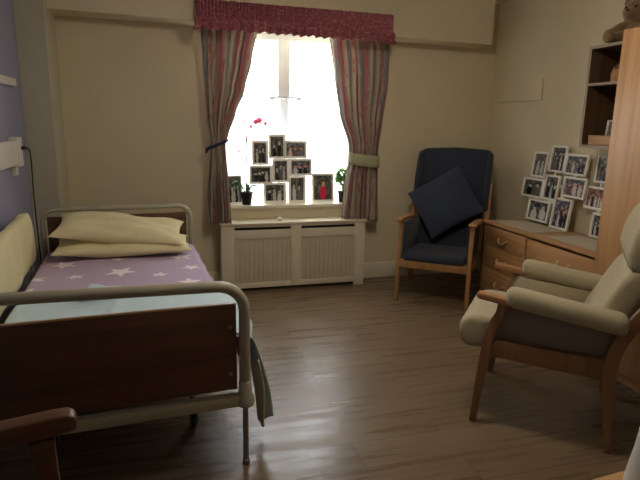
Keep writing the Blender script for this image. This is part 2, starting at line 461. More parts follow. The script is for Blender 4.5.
# window
wf = MB(); Y0, Y1 = 5.10, 5.16
wf.box(WX0, WX0+.06, Y0, Y1, WZ0, WZ1, .004).box(WX1-.06, WX1, Y0, Y1, WZ0, WZ1, .004)
wf.box(WX0, WX1, Y0, Y1, WZ0, WZ0+.06, .004).box(WX0, WX1, Y0, Y1, WZ1-.06, WZ1, .004)
wf.box(.985, 1.10, Y0-.012, Y1, WZ0+.05, WZ1-.05, .006)
wf.box(WX0+.05, .99, Y0-.005, Y1, 1.70, 1.75, .004).box(1.095, WX1-.05, Y0-.005, Y1, 1.70, 1.75, .004)
win = struct(wf.build('window_1', 'upvc'))
for i, (a, c) in enumerate(((WX0+.05, .99), (1.095, WX1-.05))):
    for (z0, z1) in ((WZ0+.05, 1.71), (1.745, WZ1-.05)):
        MB().box(a, c, 5.128, 5.134, z0, z1).build('pane', 'glass', win)
for x in (.955, 1.13):
    h = MB().box(x-.012, x+.012, Y0-.02, Y0, 1.715, 1.74, .003)
    h.box(x-.07 if x < 1 else x-.01, x+.01 if x < 1 else x+.07, Y0-.032, Y0-.018, 1.72, 1.735, .004)
    h.build('window_handle', 'steel', win)
struct(MB().box(WX0-.05, WX1+.05, 4.855, YB, .735, .762, .004).box(WX0, WX1, YB-.01, Y0, .735, .762).build('windowsill', 'gloss'))

# ---------------------------------------------------------------- camera, light, world
cam = bpy.data.cameras.new('camera'); co = bpy.data.objects.new('camera', cam); C.objects.link(co)
right = Vector((0.96429234, -0.26437791, 0.01563999))
down = Vector((-0.04088179, -0.20693892, -0.97749934))
fwd = Vector((0.26166576, 0.94195573, -0.21035786))
m3 = Matrix((right, -down, -fwd)).transposed()
co.matrix_world = Matrix.Translation((0, 0, 1.5)) @ m3.to_4x4()
cam.sensor_width = 36; cam.lens = 538/640*36; cam.clip_start = .05
bpy.context.scene.camera = co

wd = bpy.data.worlds.new('overcast'); bpy.context.scene.world = wd; wd.use_nodes = True
bg = wd.node_tree.nodes['Background']; bg.inputs[0].default_value = (.93, .97, 1.0, 1); bg.inputs[1].default_value = 4.0
pl = bpy.data.lights.new('window_portal', 'AREA'); pl.shape = 'RECTANGLE'; pl.size = WX1-WX0; pl.size_y = WZ1-WZ0
pl.cycles.is_portal = True
po = bpy.data.objects.new('window_portal', pl); C.objects.link(po)
po.location = ((WX0+WX1)/2, 5.2, (WZ0+WZ1)/2); po.rotation_euler = (R(-90), 0, 0)

lamp = thing('fill_light', 'added round fill light, out of view in the middle of the ceiling', 'light', (1.05, 2.35, ZC))  # lamp added out of view to brighten the room
MB().lathe([(.06, 0), (.16, 0), (.16, -.02), (.06, -.02)], 32).build('mount', 'white_plastic', lamp)
om, nt, N, L, p = nm('added fill lamp'); p.inputs['Emission Color'].default_value = (1, .86, .68, 1); p.inputs['Emission Strength'].default_value = 20.0
MB().lathe([(.15, -.02), (.155, -.05), (.13, -.09), (.08, -.115), (.01, -.125)], 32).build('shade', om, lamp)

sc = bpy.context.scene
sc.view_settings.view_transform = 'Standard'; sc.view_settings.look = 'None'
sc.view_settings.exposure = 1.8; sc.view_settings.gamma = 1.0; sc.view_settings.use_curve_mapping = False
sc.cycles.max_bounces = 12; sc.cycles.diffuse_bounces = 8; sc.cycles.transparent_max_bounces = 16
sc.cycles.use_denoising = True

# ---------------------------------------------------------------- curtains
def curtain_mesh(left, right_, ztop, zbot, y0, amp, folds, width, phase=0.0, belly=None):
    """left/right edges as (t,x) keys, t = 0 at the top"""
    def f(u, v):
        t = 1-v; z = lerp(ztop, zbot, t)
        a, b = curve(left, t), curve(right_, t)
        wid = b-a
        k = min(1.0, wid/.5)
        am = amp*(1.25-.55*k)
        uu = u+.012*math.sin(9*t+u*7)
        y = y0+am*math.sin(2*PI*folds*uu+phase)+.35*am*math.sin(2*PI*folds*2.3*u+phase*2+t*2)
        x = lerp(a, b, u)+.006*math.sin(2*PI*folds*u*2+t*5)
        if right_[-1][1] > 1.8: k2 = min(1, max(0, (x-1.775)/.03)); z -= .030*t*k2*k2*(3-2*k2)
        return Vector((x, y, z))
    return MB().grid(f, 130, 60, lambda u, v: (u*width, v*(ztop-zbot)))

ct = thing('curtain', 'striped rose curtain hanging left of the window, tied with a navy cord', 'curtain', (.4, 4.72, .64), 0, None)
def local(o, t): o.parent = t; o.matrix_parent_inverse = Matrix.Translation(-Vector(t.location)); return o
cl = curtain_mesh([(0, .272), (.25, .288), (.45, .310), (.575, .345), (.62, .338), (.8, .312), (1, .300)],
                  [(0, .745), (.16, .688), (.30, .625), (.42, .545), (.55, .470), (.575, .450), (.62, .452), (.8, .478), (1, .497)],
                  2.275, .634, 4.725, .030, 6, 1.25)
local(cl.build('drape', 'curtain_a', None, 60, .003), ct)
tb = MB().tube([(.30, 4.76, 1.275), (.315, 4.69, 1.285), (.345, 4.675, 1.30), (.40, 4.672, 1.322), (.455, 4.68, 1.345), (.475, 4.73, 1.352), (.46, 4.775, 1.347), (.38, 4.785, 1.315), (.31, 4.785, 1.28)], .0125, 10, closed=True)
tb.tube(smoothpath([(.345, 4.675, 1.30), (.315, 4.668, 1.285), (.288, 4.68, 1.25)], 5), .009, 8)
local(tb.build('tieback', 'tie_blue'), ct)

ct = thing('curtain', 'striped rose curtain hanging right of the window, held by a pale green band', 'curtain', (1.7, 4.72, .62), 0, None)
cr = curtain_mesh([(0, 1.375), (.22, 1.425), (.40, 1.475), (.58, 1.575), (.65, 1.585), (.8, 1.55), (1, 1.53)],
                  [(0, 1.945), (.22, 1.935), (.45, 1.885), (.58, 1.862), (.65, 1.862), (.8, 1.872), (1, 1.885)],
                  2.25, .637, 4.725, .030, 7, 1.4, 1.0)
local(cr.build('drape', 'curtain_b', None, 60, .003), ct)
bd = MB()
def band(u, v):
    a = 2*PI*u
    x = 1.722+.152*math.cos(a); y = 4.728+.062*math.sin(a)
    z = 1.19+.055*(v*2-1)-.05*(x-1.722)/.15*.35+.012*math.sin(a)
    return Vector((x, y, z))
bd.grid(band, 48, 3)
local(bd.build('tieback', 'tie_green', None, 60, .004), ct)

# gathered valance, with returns at both ends
vt = thing('valance', 'deep pink gathered valance with a frilled hem above the window', 'valance', (1.065, 4.57, 2.2))
path = [(.247, 4.618), (.247, 4.535), (.262, 4.52), (1.868, 4.52), (1.883, 4.535), (1.883, 4.618)]
cum = [0]
for a, b in zip(path, path[1:]): cum.append(cum[-1]+math.dist(a, b))
TOT = cum[-1]
def along(s):
    for k in range(len(path)-1):
        if s <= cum[k+1]+1e-9:
            t = (s-cum[k])/(cum[k+1]-cum[k]); a, b = path[k], path[k+1]
            dx, dy = (b[0]-a[0]), (b[1]-a[1]); l = math.hypot(dx, dy)
            return (lerp(a[0], b[0], t), lerp(a[1], b[1], t), dy/l, -dx/l)
    return (*path[-1], 1, 0)
def vz(x, top): return (2.428 if top else 2.212)-.013*(x-.247)/1.64*(1.0 if top else 1.9)
def vbase(u, v):
    x, y, nx, ny = along(u*TOT); s = u*TOT
    am = .0055+.004*math.sin(3*s); off = am*math.sin(2*PI*s/.026+1.5*math.sin(s*11))+.004*math.sin(2*PI*s/.11)
    z = lerp(vz(x, False)+.085, vz(x, True), v)
    if v > .88: off *= 1.6
    off *= 1-.6*math.exp(-((v-.02)/.08)**2)
    return Vector((x+nx*off, y+ny*off, z))
def vfrill(u, v):
    x, y, nx, ny = along(u*TOT); s = u*TOT; t = 1-v
    off = (.004+.022*t)*math.sin(2*PI*s/.072+1.8*math.sin(s*7))+.012*t+.008*math.sin(2*PI*t)+.003*math.sin(2*PI*s/.02)
    z = lerp(vz(x, False)+.095, vz(x, False), t)+.0045*t*math.sin(2*PI*s/.072+1.0+1.8*math.sin(s*7))+.004*t*math.sin(2*PI*s/.19)
    return Vector((x+nx*off, y+ny*off, z))
local(MB().grid(vbase, 520, 10, lambda u, v: (u*TOT, v*.15)).build('gathered_heading', 'valance', None, 60, .003), vt)
local(MB().grid(vfrill, 520, 8, lambda u, v: (u*TOT, v*.1+.4)).build('frill', 'valance', None, 60, .003), vt)
local(MB().box(.26, 1.87, 4.545, 4.618, 2.36, 2.385, .003).build('valance_board', 'gloss'), vt)

# net curtain over the lower half of the window
nt_ = thing('net_curtain', 'white net half curtain across the lower window', 'curtain', (1.09, 5.06, .78))
def net(u, v):
    s = u*1.22
    z = lerp(.785, 1.735, v)
    if v == 0: z += .008*math.sin(2*PI*s/.08)
    return Vector((WX0+.02+s, 5.066+.010*math.sin(2*PI*s/.085)+.004*math.sin(2*PI*s/.031), z))
local(MB().grid(net, 200, 6).build('net', 'net', None, 60), nt_)
lace = MB()
for k in range(15):
    x = WX0+.06+k*.083
    lace.lathe([(.002, -.002), (.020, -.002), (.020, .002), (.002, .002)], 10, mtx=Matrix.Translation((x, 5.052, 1.70)) @ Matrix.Rotation(R(90), 4, 'X'))
    lace.lathe([(.002, -.002), (.011, -.002), (.011, .002), (.002, .002)], 8, mtx=Matrix.Translation((x+.041, 5.052, 1.712)) @ Matrix.Rotation(R(90), 4, 'X'))
local(lace.build('lace_trim', 'net'), nt_)
local(MB().tube([(WX0+.002, 5.06, 1.74), (WX1-.002, 5.06, 1.74)], .004, 8).build('wire', 'steel'), nt_)

# ---------------------------------------------------------------- radiator cover
rc = thing('radiator_cover', 'white painted radiator cover with two panels under the window', 'radiator cover', (1.07, 4.79, 0))
X0, X1, YF_, YR = .402, 1.745, 4.695, 4.878
local(MB().box(X0-.012, X1+.012, YF_-.018, 4.897, .612, .634, .006).build('top', 'gloss'), rc)
fr = MB()
fr.box(X0, .518, YF_, YF_+.022, 0, .612, .002).box(1.643, X1, YF_, YF_+.022, 0, .612, .002)
fr.box(1.028, 1.128, YF_+.0005, YF_+.0215, .03, .612, .002)
for a, b in ((.518, 1.028), (1.128, 1.643)):
    fr.box(a, b, YF_, YF_+.022, .487, .566, .002).box(a, b, YF_, YF_+.022, .03, .078, .002)
    fr.box(a, b, YF_, YF_+.022, .592, .612)
local(fr.build('front_frame', 'gloss'), rc)
for a, b in ((.518, 1.028), (1.128, 1.643)):
    pn = MB().box(a-.01, b+.01, YF_+.016, YF_+.022, .07, .495); n = 12; wd_ = (b-a)/n
    for k in range(n): pn.box(a+k*wd_+.002, a+(k+1)*wd_-.002, YF_+.010, YF_+.018, .078, .487, .002, 1)
    local(pn.build('panel', 'cover_panel'), rc)
for x in (X0, X1-.02):
    local(MB().box(x, x+.02, YF_+.022, YR, 0, .612, .002).build('side', 'gloss'), rc)
rad = MB().box(X0+.06, X1-.06, 4.80, 4.86, .10, .56, .008)
for k in range(26): rad.box(X0+.08+k*.047, X0+.105+k*.047, 4.786, 4.80, .12, .54, .004, 1)
rad.tube([(X0+.09, 4.83, 0), (X0+.09, 4.83, .12)], .009).tube([(X1-.09, 4.83, 0), (X1-.09, 4.83, .12)], .009)
tag(rad.build('radiator', 'gap_shade'), 'radiator coloured dark for the shade behind the slots of the white cover', 'radiator')
tag(MB().lathe([(.016, 0), (.024, .004), (.026, .018), (.022, .032), (.012, .038), (.008, .044), (.011, .050), (.003, .054)], 20, (.930, 4.735, .634)).build('ornament', 'ornament'),
    'tiny white ornament standing on the radiator cover', 'ornament')

# ---------------------------------------------------------------- picture frames
def quad(parent, name, mat, x0, x1, z0, z1, y):
    return MB().grid(lambda u, v: Vector((lerp(x0, x1, u), y, lerp(z0, z1, v))), 1, 1).build(name, mat, parent, 0)
def picture(parent, x0, x1, z0, z1, y=0.0, bw=True, red=False, border=.016, depth=.016, fmat='white_frame'):
    """one framed photograph facing local -y"""
    f = MB()
    f.box(x0, x0+border, y-depth, y, z0, z1, .002).box(x1-border, x1, y-depth, y, z0, z1, .002)
    f.box(x0+border-.001, x1-border+.001, y-depth, y, z0, z0+border, .002).box(x0+border-.001, x1-border+.001, y-depth, y, z1-border, z1, .002)
    f.box(x0+.004, x1-.004, y-.006, y, z0+.004, z1-.004)
    fo = f.build('frame', fmat, parent)
    quad(fo, 'photo', mat_photo(bw, red), x0+border-.001, x1-border+.001, z0+border-.001, z1-border+.001, y-.0075)
    return fo

wc = thing('photo_collage', 'white collage of eight framed photos leaning in the window', 'picture frame', (1.0, 5.005, .763), 0)
wc.rotation_euler = (R(-3), 0, 0)
for (x0, x1, z0, z1, bw) in ((.735, .872, 1.128, 1.335, 1), (.893, 1.036, 1.186, 1.391, 1), (1.040, 1.243, 1.188, 1.335, 0), (.708, .907, .951, 1.108, 1),
                             (.925, 1.068, .966, 1.167, 1), (1.088, 1.292, 1.025, 1.169, 0), (.839, 1.037, .764, .945, 1), (1.080, 1.229, .764, 1.006, 1)):
    picture(wc, x0-1.009, x1-.991, max(0, z0-.772), z1-.754, 0, bool(bw), border=.021)
# thin bars that join the frames of the collage
for (x0, x1, z0, z1) in ((.868, .897, 1.22, 1.24), (1.032, 1.046, 1.22, 1.25), (.80, .815, 1.105, 1.132), (.905, .928, 1.05, 1.07), (.97, .985, 1.16, 1.19), (1.066, 1.09, 1.08, 1.10), (1.12, 1.14, 1.165, 1.19), (1.14, 1.16, 1.004, 1.028), (.86, .875, .943, .955), (.97, .985, .943, .97)):
    MB().box(x0-1, x1-1, -.010, -.002, z0-.763, z1-.763).build('joining_bar', 'white_frame', wc)
rf = thing('picture_frame', 'single white frame with a red figure, right of the window collage', 'picture frame', (1.41, 5.0, .763)); rf.rotation_euler = (R(-5), 0, 0)
picture(rf, -.110, .110, .0, .275, 0, False, True, border=.020)
MB().prism([(0.0, .16), (.05, .003), (.055, .003), (.006, .17)], 'X', -.02, .02).build('strut', 'white_frame', rf)
lf = thing('picture_frame', 'upright frame behind the orchid pot at the left window corner', 'picture frame', (.56, 5.012, .763)); lf.rotation_euler = (R(-4), 0, R(10))
picture(lf, -.075, .075, 0, .265, 0, True, border=.014)
MB().prism([(0.0, .16), (.04, .003), (.045, .003), (.006, .17)], 'X', -.02, .02).build('strut', 'white_frame', lf)

def wall_collage(name, label, items, yc, xface=3.0, lean=7, group=None):
    """frames given as (y far, y near, z low, z high) on the right wall; local x = -world y"""
    t = thing(name, label, 'picture frame', (xface, yc, .692), R(-90), group)
    t.rotation_euler = (R(-lean), 0, R(-90))
    for (ya, yb, z0, z1, bw) in items:
        picture(t, -(ya-yc), -(yb-yc), z0-.692, z1-.692, 0, bool(bw), border=.017, depth=.02)
    return t
g1 = wall_collage('photo_collage', 'large white collage of eight framed photos leaning on the wall above the drawers',
    [(4.07, 3.885, 1.085, 1.302, 1), (3.855, 3.672, 1.146, 1.364, 1), (3.668, 3.425, 1.140, 1.306, 0), (4.145, 3.874, .910, 1.073, 1), (3.868, 3.690, .914, 1.122, 1),
     (3.645, 3.395, .965, 1.128, 0), (4.02, 3.745, .720, .900, 1), (3.706, 3.500, .7, .950, 0)], 3.78)
for (ya, yb, z0, z1) in ((3.90, 3.84, 1.19, 1.21), (3.70, 3.65, 1.22, 1.24), (4.0, 3.98, 1.06, 1.10), (3.885, 3.86, 1.0, 1.02), (3.78, 3.76, 1.11, 1.16), (3.70, 3.63, 1.03, 1.05), (3.55, 3.53, 1.12, 1.15), (3.95, 3.93, .89, .92), (3.64, 3.62, .93, .98), (3.80, 3.72, .89, .93)):
    MB().box(-(ya-3.78), -(yb-3.78), -.012, -.003, z0-.692, z1-.692).build('joining_bar', 'white_frame', g1)
g2 = wall_collage('photo_collage', 'smaller white collage of framed photos half hidden by the wardrobe', 
    [(3.365, 3.165, 1.105, 1.310, 0), (3.42, 3.215, .905, 1.075, 0), (3.31, 3.12, .70, .885, 1)], 3.2, 3.045, 5)
for (ya, yb, z0, z1) in ((3.30, 3.28, 1.07, 1.11), (3.28, 3.26, .88, .91)
    ):
    MB().box(-(ya-3.2), -(yb-3.2), -.012, -.003, z0-.692, z1-.692).build('joining_bar', 'white_frame', g2)

# ---------------------------------------------------------------- plants on the sill
op = thing('potted_orchid', 'tall pink orchid in a black pot at the left end of the windowsill', 'plant', (.664, 4.945, .763))
MB().lathe([(.040, 0), (.058, .105), (.064, .108), (.064, .118), (.056, .118), (.052, .1), (.01, .098)], 28).build('pot', 'black_plastic', op)
MB().lathe([(.001, .094), (.053, .098), (.001, .104)], 20).build('soil', 'soil', op)
def leafmesh(mb, base, tip, w, sag, n=10, twist=0.0, fold=.15):
    base, tip = Vector(base), Vector(tip); d = tip-base; side = Vector((-d.y, d.x, 0)); side = side.normalized() if side.length > 1e-5 else Vector((1, 0, 0))
    side = Matrix.Rotation(twist, 3, d.normalized()) @ side
    def f(u, v):
        p = base+d*u+Vector((0, 0, 1))*sag*math.sin(PI*u)
        wd = w*math.sin(PI*min(1, .08+.92*u))**.7 if u < .999 else .0005
        k = v*2-1
        return p+side*k*wd/2+Vector((0, 0, abs(k)*wd*fold))
    mb.grid(f, n, 4)
lv = MB()
for (tx, ty, tz, w_, s_) in ((-.135, -.01, .185, .075, .06), (.15, .0, .07, .065, .085), (-.11, .05, .13, .05, .06), (.09, -.05, .15, .045, .05), (.03, .06, .17, .045, .04)):
    leafmesh(lv, (tx*.08, ty*.08, .10), (tx, ty, tz), w_, s_)
lv.build('leaves', 'leaf', op, 60, .002)
sp = smoothpath([(.003, 0, .1), (0, .004, .3), (.006, 0, .48), (.006, 0, .62), (.03, -.004, .70), (.075, -.008, .745), (.12, -.01, .755)], 6)
st = MB().tube(sp, .006, 8).tube(smoothpath([(.006, 0, .56), (-.02, 0, .63), (-.016, 0, .74)], 5), .003, 6).tube(smoothpath([(.002, 0, .42), (-.03, 0, .47), (-.072, 0, .49)], 5), .003, 6)
st.build('stem', 'stem', op)
MB().tube([(.016, .006, .09), (.014, .006, .66)], .003, 6).build('support_cane', 'stem', op)
def flower(c, r, tilt, spin):
    f = MB()
    for k in range(5):
        a = 2*PI*k/5+spin
        leafmesh(f, (0, 0, 0), (r*math.cos(a), r*math.sin(a), .004), r*.75, .004, 5, 0, .05)
    f.ball((0, 0, .004), r*.16, 8)
    o = f.build('flower', 'petal', op, 60, .0012)
    o.location = c; o.rotation_euler = (R(90)+tilt, 0, spin*.4)
for k, (x, z, r) in enumerate(((.120, .762, .036), (.085, .748, .032), (.172, .735, .026), (.04, .708, .028), (-.016, .752, .028), (-.018, .665, .026), (.0, .615, .02), (-.073, .488, .026))):
    flower((x, -.012, z), r, R(-8+5*(k % 3)), k*.7)
gp = thing('potted_plant', 'bushy green pot plant on the sill beside the right curtain', 'plant', (1.603, 4.962, .763))
MB().lathe([(.038, 0), (.052, .095), (.057, .098), (.057, .108), (.05, .108), (.046, .09), (.01, .088)], 26).build('pot', 'black_plastic', gp)
fo = MB(); rr = random.Random(4)
for k in range(150):
    a = rr.uniform(0, 2*PI); e = rr.uniform(-.2, 1.0); rad_ = rr.uniform(.02, .058)
    c = Vector((rad_*math.cos(a), rad_*.8*math.sin(a), .19+.10*e+rr.uniform(-.03, .03)))
    dd = Vector((math.cos(a), math.sin(a), rr.uniform(-.2, .7))).normalized()*rr.uniform(.038, .05)
    leafmesh(fo, c, c+dd, rr.uniform(.034, .046), .008, 5, rr.uniform(-.5, .5))
for k in range(7):
    a = k*.9; fo.tube(smoothpath([(0, 0, .09), (.02*math.cos(a), .02*math.sin(a), .17), (.05*math.cos(a), .05*math.sin(a), .24)], 4), .003, 6)
fo.build('foliage', 'leaf2', gp, 60, .001)

# ---------------------------------------------------------------- bed
BO = Vector((.275, 2.17, 0)); BA = R(4.3)
def bloc(x, y):
    dx, dy = x-BO.x, y-BO.y
    return (dx*math.cos(BA)+dy*math.sin(BA), -dx*math.sin(BA)+dy*math.cos(BA))
bed = thing('hospital_bed', 'tubular grey bed with dark wood end panels along the left wall', 'bed', BO, BA)
BW, BL = 1.01, 1.99
def end_tube(y, top, r=.024, rad=.115, low=.30, lift=0):
    p = [(-.001, y, low), (-.001, y, top-rad-.1)]
    p += [(-rad+c[0], y, top-rad+c[1]) for c in arc(0, 0, rad, 0, 90, 8)]
    p += [(-BW+rad+c[0], y, top+lift-rad+c[1]) for c in arc(0, 0, rad, 90, 180, 8)]
    p += [(-BW, y, low)]
    return MB().tube(p, r, 14)
ft = end_tube(0, .838, lift=.022); ft.build('foot_tube', 'bedtube', bed)
end_tube(BL, .885, .018, .09).build('head_tube', 'bedtube', bed)
fp = MB().box(-BW+.03, -.034, .004, .024, .365, .752, .004)
fpo = fp.build('foot_panel', 'bedwood', bed)
MB().box(-BW+.03, -.034, .002, .026, .752, .758, .002).build('edge_strip', 'beech_x', fpo)
for z in (.655, .44):
    MB().lathe([(.001, .004), (.007, .003), (.009, 0), (.001, 0)], 14, mtx=Matrix.Translation((-.062, .0035, z)) @ Matrix.Rotation(R(90), 4, 'X')).build('bolt', 'steel', fpo)
MB().box(-BW+.03, -.03, BL-.012, BL+.008, .45, .835, .004).build('head_panel', 'bedwood', bed)
lr = MB().box(-BW+.02, -.01, -.022, .022, .292, .345, .006)
lr.build('foot_crossbar', 'bedtube', bed)
fm = MB().box(-.075, -.035, .03, BL-.03, .36, .41, .004).box(-BW+.035, -BW+.075, .03, BL-.03, .36, .41, .004)
for y in (.35, .8, 1.3, 1.75): fm.box(-BW+.06, -.06, y, y+.03, .365, .395, .003)
fm.build('side_rails_frame', 'bedtube', bed)
for x in (-.001, -BW+.001):
    for y in (0, BL):
        l = MB().lathe([(.014, 0), (.017, .004), (.017, .02), (.0125, .024), (.0125, .30)], 16, (x, y, 0))
        lo = l.build('leg', 'steel', bed)
        MB().lathe([(.018, .285), (.036, .29), (.042, .305), (.040, .325), (.030, .345), (.028, .40), (.024, .405)], 18, (x, y, 0)).build('socket', 'bedtube', lo)
for (x, y) in ((-.19, .36), (-.82, .36), (-.19, 1.62), (-.82, 1.62)):
    c = MB().tube([(x, y, .11), (x, y, .365)], .013, 10).box(x-.02, x+.02, y-.012, y+.03, .10, .115, .003)
    c.box(x-.020, x-.015, y-.01, y+.03, .03, .105, .002).box(x+.015, x+.020, y-.01, y+.03, .03, .105, .002)
    cs = c.build('castor', 'steel', bed)
    MB().lathe([(.01, -.011), (.036, -.011), (.040, -.007), (.040, .007), (.036, .011), (.01, .011)], 20, mtx=Matrix.Translation((x, y+.015, .0405)) @ Matrix.Rotation(R(90), 4, 'Y')).build('wheel', 'black_plastic', cs)
mt = MB().box(-BW+.035, -.045, .035, BL-.035, .41, .577, .035, 4)
mt.build('mattress', 'mattress', bed)
# raised side rail along the wall side; the padded cover hangs on it
sr = MB()
sx = -BW-.062
sr.tube(smoothpath([(sx, .12, .42), (sx, .08, .70), (sx, .10, .845), (sx, .2, .885), (sx, 1.0, .885), (sx, 1.70, .888), (sx, 1.80, .885), (sx, 1.84, .84), (sx, 1.83, .70), (sx, 1.80, .42)], 5), .013, 10)
sr.tube([(sx, .1, .64), (sx, 1.82, .64)], .010, 8)
sr.box(sx-.01, sx+.03, .3, .34, .38, .43).box(sx-.01, sx+.03, 1.5, 1.54, .38, .43)
sr.build('side_rail', 'bedtube', bed)

bl = thing('padded_rail_cover', 'cream padded cover over the bed rail along the blue wall', 'bumper', BO, BA)
y0b, y1b = .09, 1.76
def bol(u, v):
    a = 2*PI*u; y = lerp(y0b, y1b, v)
    ex = .045*abs(math.cos(a))**.7*(1 if math.cos(a) > 0 else -1)
    ez = .175*abs(math.sin(a))**.55*(1 if math.sin(a) > 0 else -1)
    e = min(1, min(v, 1-v)*9); e = math.sqrt(max(0.0, 1-(1-e)**2))
    ex *= .35+.65*e; ez *= .72+.28*e
    wv = .004*math.sin(y*9+ez*10)+.003*math.sin(y*23)
    return Vector((sx+.006+ex+wv, y, .745+ez+.006*math.sin(y*5)))
bm_ = MB().grid(bol, 32, 48)
bmesh.ops.remove_doubles(bm_.bm, verts=bm_.bm.verts, dist=.0003)
bmesh.ops.holes_fill(bm_.bm, edges=[e for e in bm_.bm.edges if e.is_boundary])
bmesh.ops.recalc_face_normals(bm_.bm, faces=bm_.bm.faces)
bm_.build('cover', 'bolster', bl, 60)

# lavender spread
W_ST = ((-.864, 3.896, .055), (-.682, 3.643, .088), (-.574, 3.343, .062), (-.322, 3.382, .100), (-.092, 3.281, .060), (-.369, 3.722, .052), (.042, 3.709, .085), (.100, 3.441, .070), (-.790, 3.312, .082), (-.772, 3.066, .060), (-.30, 3.05, .06), (-.55, 2.9, .09), (.08, 3.08, .08), (-.6, 3.95, .06), (-.1, 3.95, .06), (-.45, 2.62, .07), (0.1, 2.75, .07), (-.8, 2.6, .08))
stars = [(*bloc(x, y), r, (PI/2 if k % 3 else -.3)+.2*k) for k, (x, y, r) in enumerate(W_ST)]
M['spread'] = mat_spread(stars)
bs = thing('bedspread', 'lavender bedspread with white stars covering the bed', 'bedspread', BO, BA)
XLs, XRs = -BW+.025, .016
def sheet_path(s, zt, xr, r=.04, drop=.5):
    """arc length from the left edge: flat top, rounded edge, hanging side"""
    flat = xr-r-XLs
    if s < flat: return XLs+s, zt
    s -= flat
    if s < r*PI/2:
        a = s/r; return xr-r+r*math.sin(a), zt-r+r*math.cos(a)
    s -= r*PI/2
    return xr+.05*s, zt-r-s
def spread(u, v):
    y = lerp(.04, BL-.05, v)
    s = u*(XRs-XLs+.17)
    x, z = sheet_path(s, .592, XRs)
    z += .004*math.sin(x*9+y*4)+.003*math.sin(y*13-x*7)
    if x > XRs-.004: x += .006*math.sin(y*19)+.004
    return Vector((x, y, z))
MB().grid(spread, 70, 80).build('cloth', 'spread', bs, 60, .006)

# pale blue blanket folded over the foot of the bed, its corner hanging at the near side
bk = thing('blanket', 'pale blue blanket laid across the foot of the bed, one corner hanging down', 'blanket', BO, BA)
def edge_y(t): return .70+.03*math.sin(t*3.1+.4)+.025*math.sin(t*9)
def blank(u, v):
    if u < .72:
        t = u/.72; s = t*(XRs+.014-XLs-.002)
    else:
        t = 1.0; s = (XRs+.014-XLs-.002)
    ye = edge_y(u/.72 if u < .72 else 1.0)
    y = lerp(.048, ye, v)
    k = 0 if u < .72 else (u-.72)/.28
    dl = max(.02, curve([(0, .43), (.14, .50), (.30, .50), (.42, .40), (.55, .26), (.75, .11), (1, .04)], v))
    if k > 0:
        s += k*dl
    x, z = sheet_path(s, .606, XRs+.014, .045)
    if k > 0:
        x += (.026*math.sin(y*24+1)+.075)*k**.55
        y += -.10*k*(1-v)*.0+.04*k*math.sin(z*12)-.05*k*(v > .4)
    else:
        z += .005*math.sin(x*8+y*6)+.0035*math.sin(x*19-y*11)
        # a turned back fold near the middle of the far edge
        z += .022*math.exp(-((x+.70)/.12)**2)*max(0, v-.78)/.22
        z += .012*math.exp(-((x+.60-.1*v)/.022)**2)
    return Vector((x, y, z))
bo = MB().grid(blank, 96, 60).build('cloth', 'blanket', bk, 60, .008)
fold = MB().grid(lambda u, v: Vector((lerp(lerp(-.70, -.38, u), lerp(-.66, -.53, u), v), .66+v*(.31-.08*u), .624+.012*math.sin(PI*v)+.004*math.sin(7*u)-.012*v)), 16, 10)
fold.build('turned_corner', 'blanket', bk, 60, .008)
ln = MB().grid(lambda u, v: Vector((XRs+.048+.012*math.sin(u*5+v*4)+.030*v, lerp(.03, .17, u)+.05*v*(u-.3), lerp(.47, .13+.05*abs(u-.45), v))), 14, 20)
ln.build('lining', 'blanket_back', bk, 60, .006)

def place(o, c, rx=0, ry=0, rz=0): o.location = c; o.rotation_euler = (R(rx), R(ry), R(rz)); return o
p1 = MB().pillow(.89, .42, .115, 28, .05, None, 3, .006).build('pillow', 'pillow', None, 60)
place(p1, (-.335, 3.905, .656), 3, 1, 3); tag(p1, 'lower pale yellow pillow lying flat at the head of the bed', 'pillow')
p2 = MB().pillow(.86, .42, .14, 28, .09, None, 8, .010).build('pillow', 'pillow', None, 60)
place(p2, (-.350, 3.925, .766), 12, 6, 0); tag(p2, 'upper pale yellow pillow resting tilted on another pillow', 'pillow')

# ---------------------------------------------------------------- left wall fittings
tk = thing('bed_head_trunking', 'white trunking box fixed to the blue wall beside the bed', 'socket box', (XL, 3.9, 1.28))
local(MB().box(XL, XL+.05, 2.6, 4.02, 1.20, 1.362, .006).build('box', 'white_plastic'), tk)
local(MB().box(XL, XL+.062, 4.02, 4.12, 1.19, 1.385, .008).build('end_unit', 'white_plastic'), tk)
local(MB().box(XL, XL+.03, 4.03, 4.09, 1.13, 1.19, .004).build('lower_plate', 'white_plastic'), tk)
cd = MB().tube(smoothpath([(XL+.055, 4.08, 1.31), (XL+.075, 4.10, 1.312), (-.955, 4.16, 1.305)], 5), .013, 8)
cdt = thing('cable', 'black lead plugged into the white box and hanging beside the pale column', 'cable', (-.95, 4.15, .7))
local(cd.build('plug', 'black_plastic'), cdt)
local(MB().tube(smoothpath([(-.965, 4.15, 1.306), (-.945, 4.18, 1.300), (-.94, 4.19, 1.22), (-.945, 4.19, .95), (-.94, 4.19, .62), (-.94, 4.2, .2), (-.96, 4.22, .012)], 6), .0045, 8).build('lead', 'black_plastic'), cdt)
tag(MB().box(XL, XL+.035, 2.4, 4.24, 1.722, 1.772, .005).build('wall_rail', 'white_plastic'), 'narrow white rail fixed high along the blue wall', 'rail')
tag(MB().box(XR-.022, XR, 4.12, 4.765, 1.735, 1.91, .003).build('access_hatch', 'wall'), 'thin cream access panel on the right wall near the corner', 'panel')

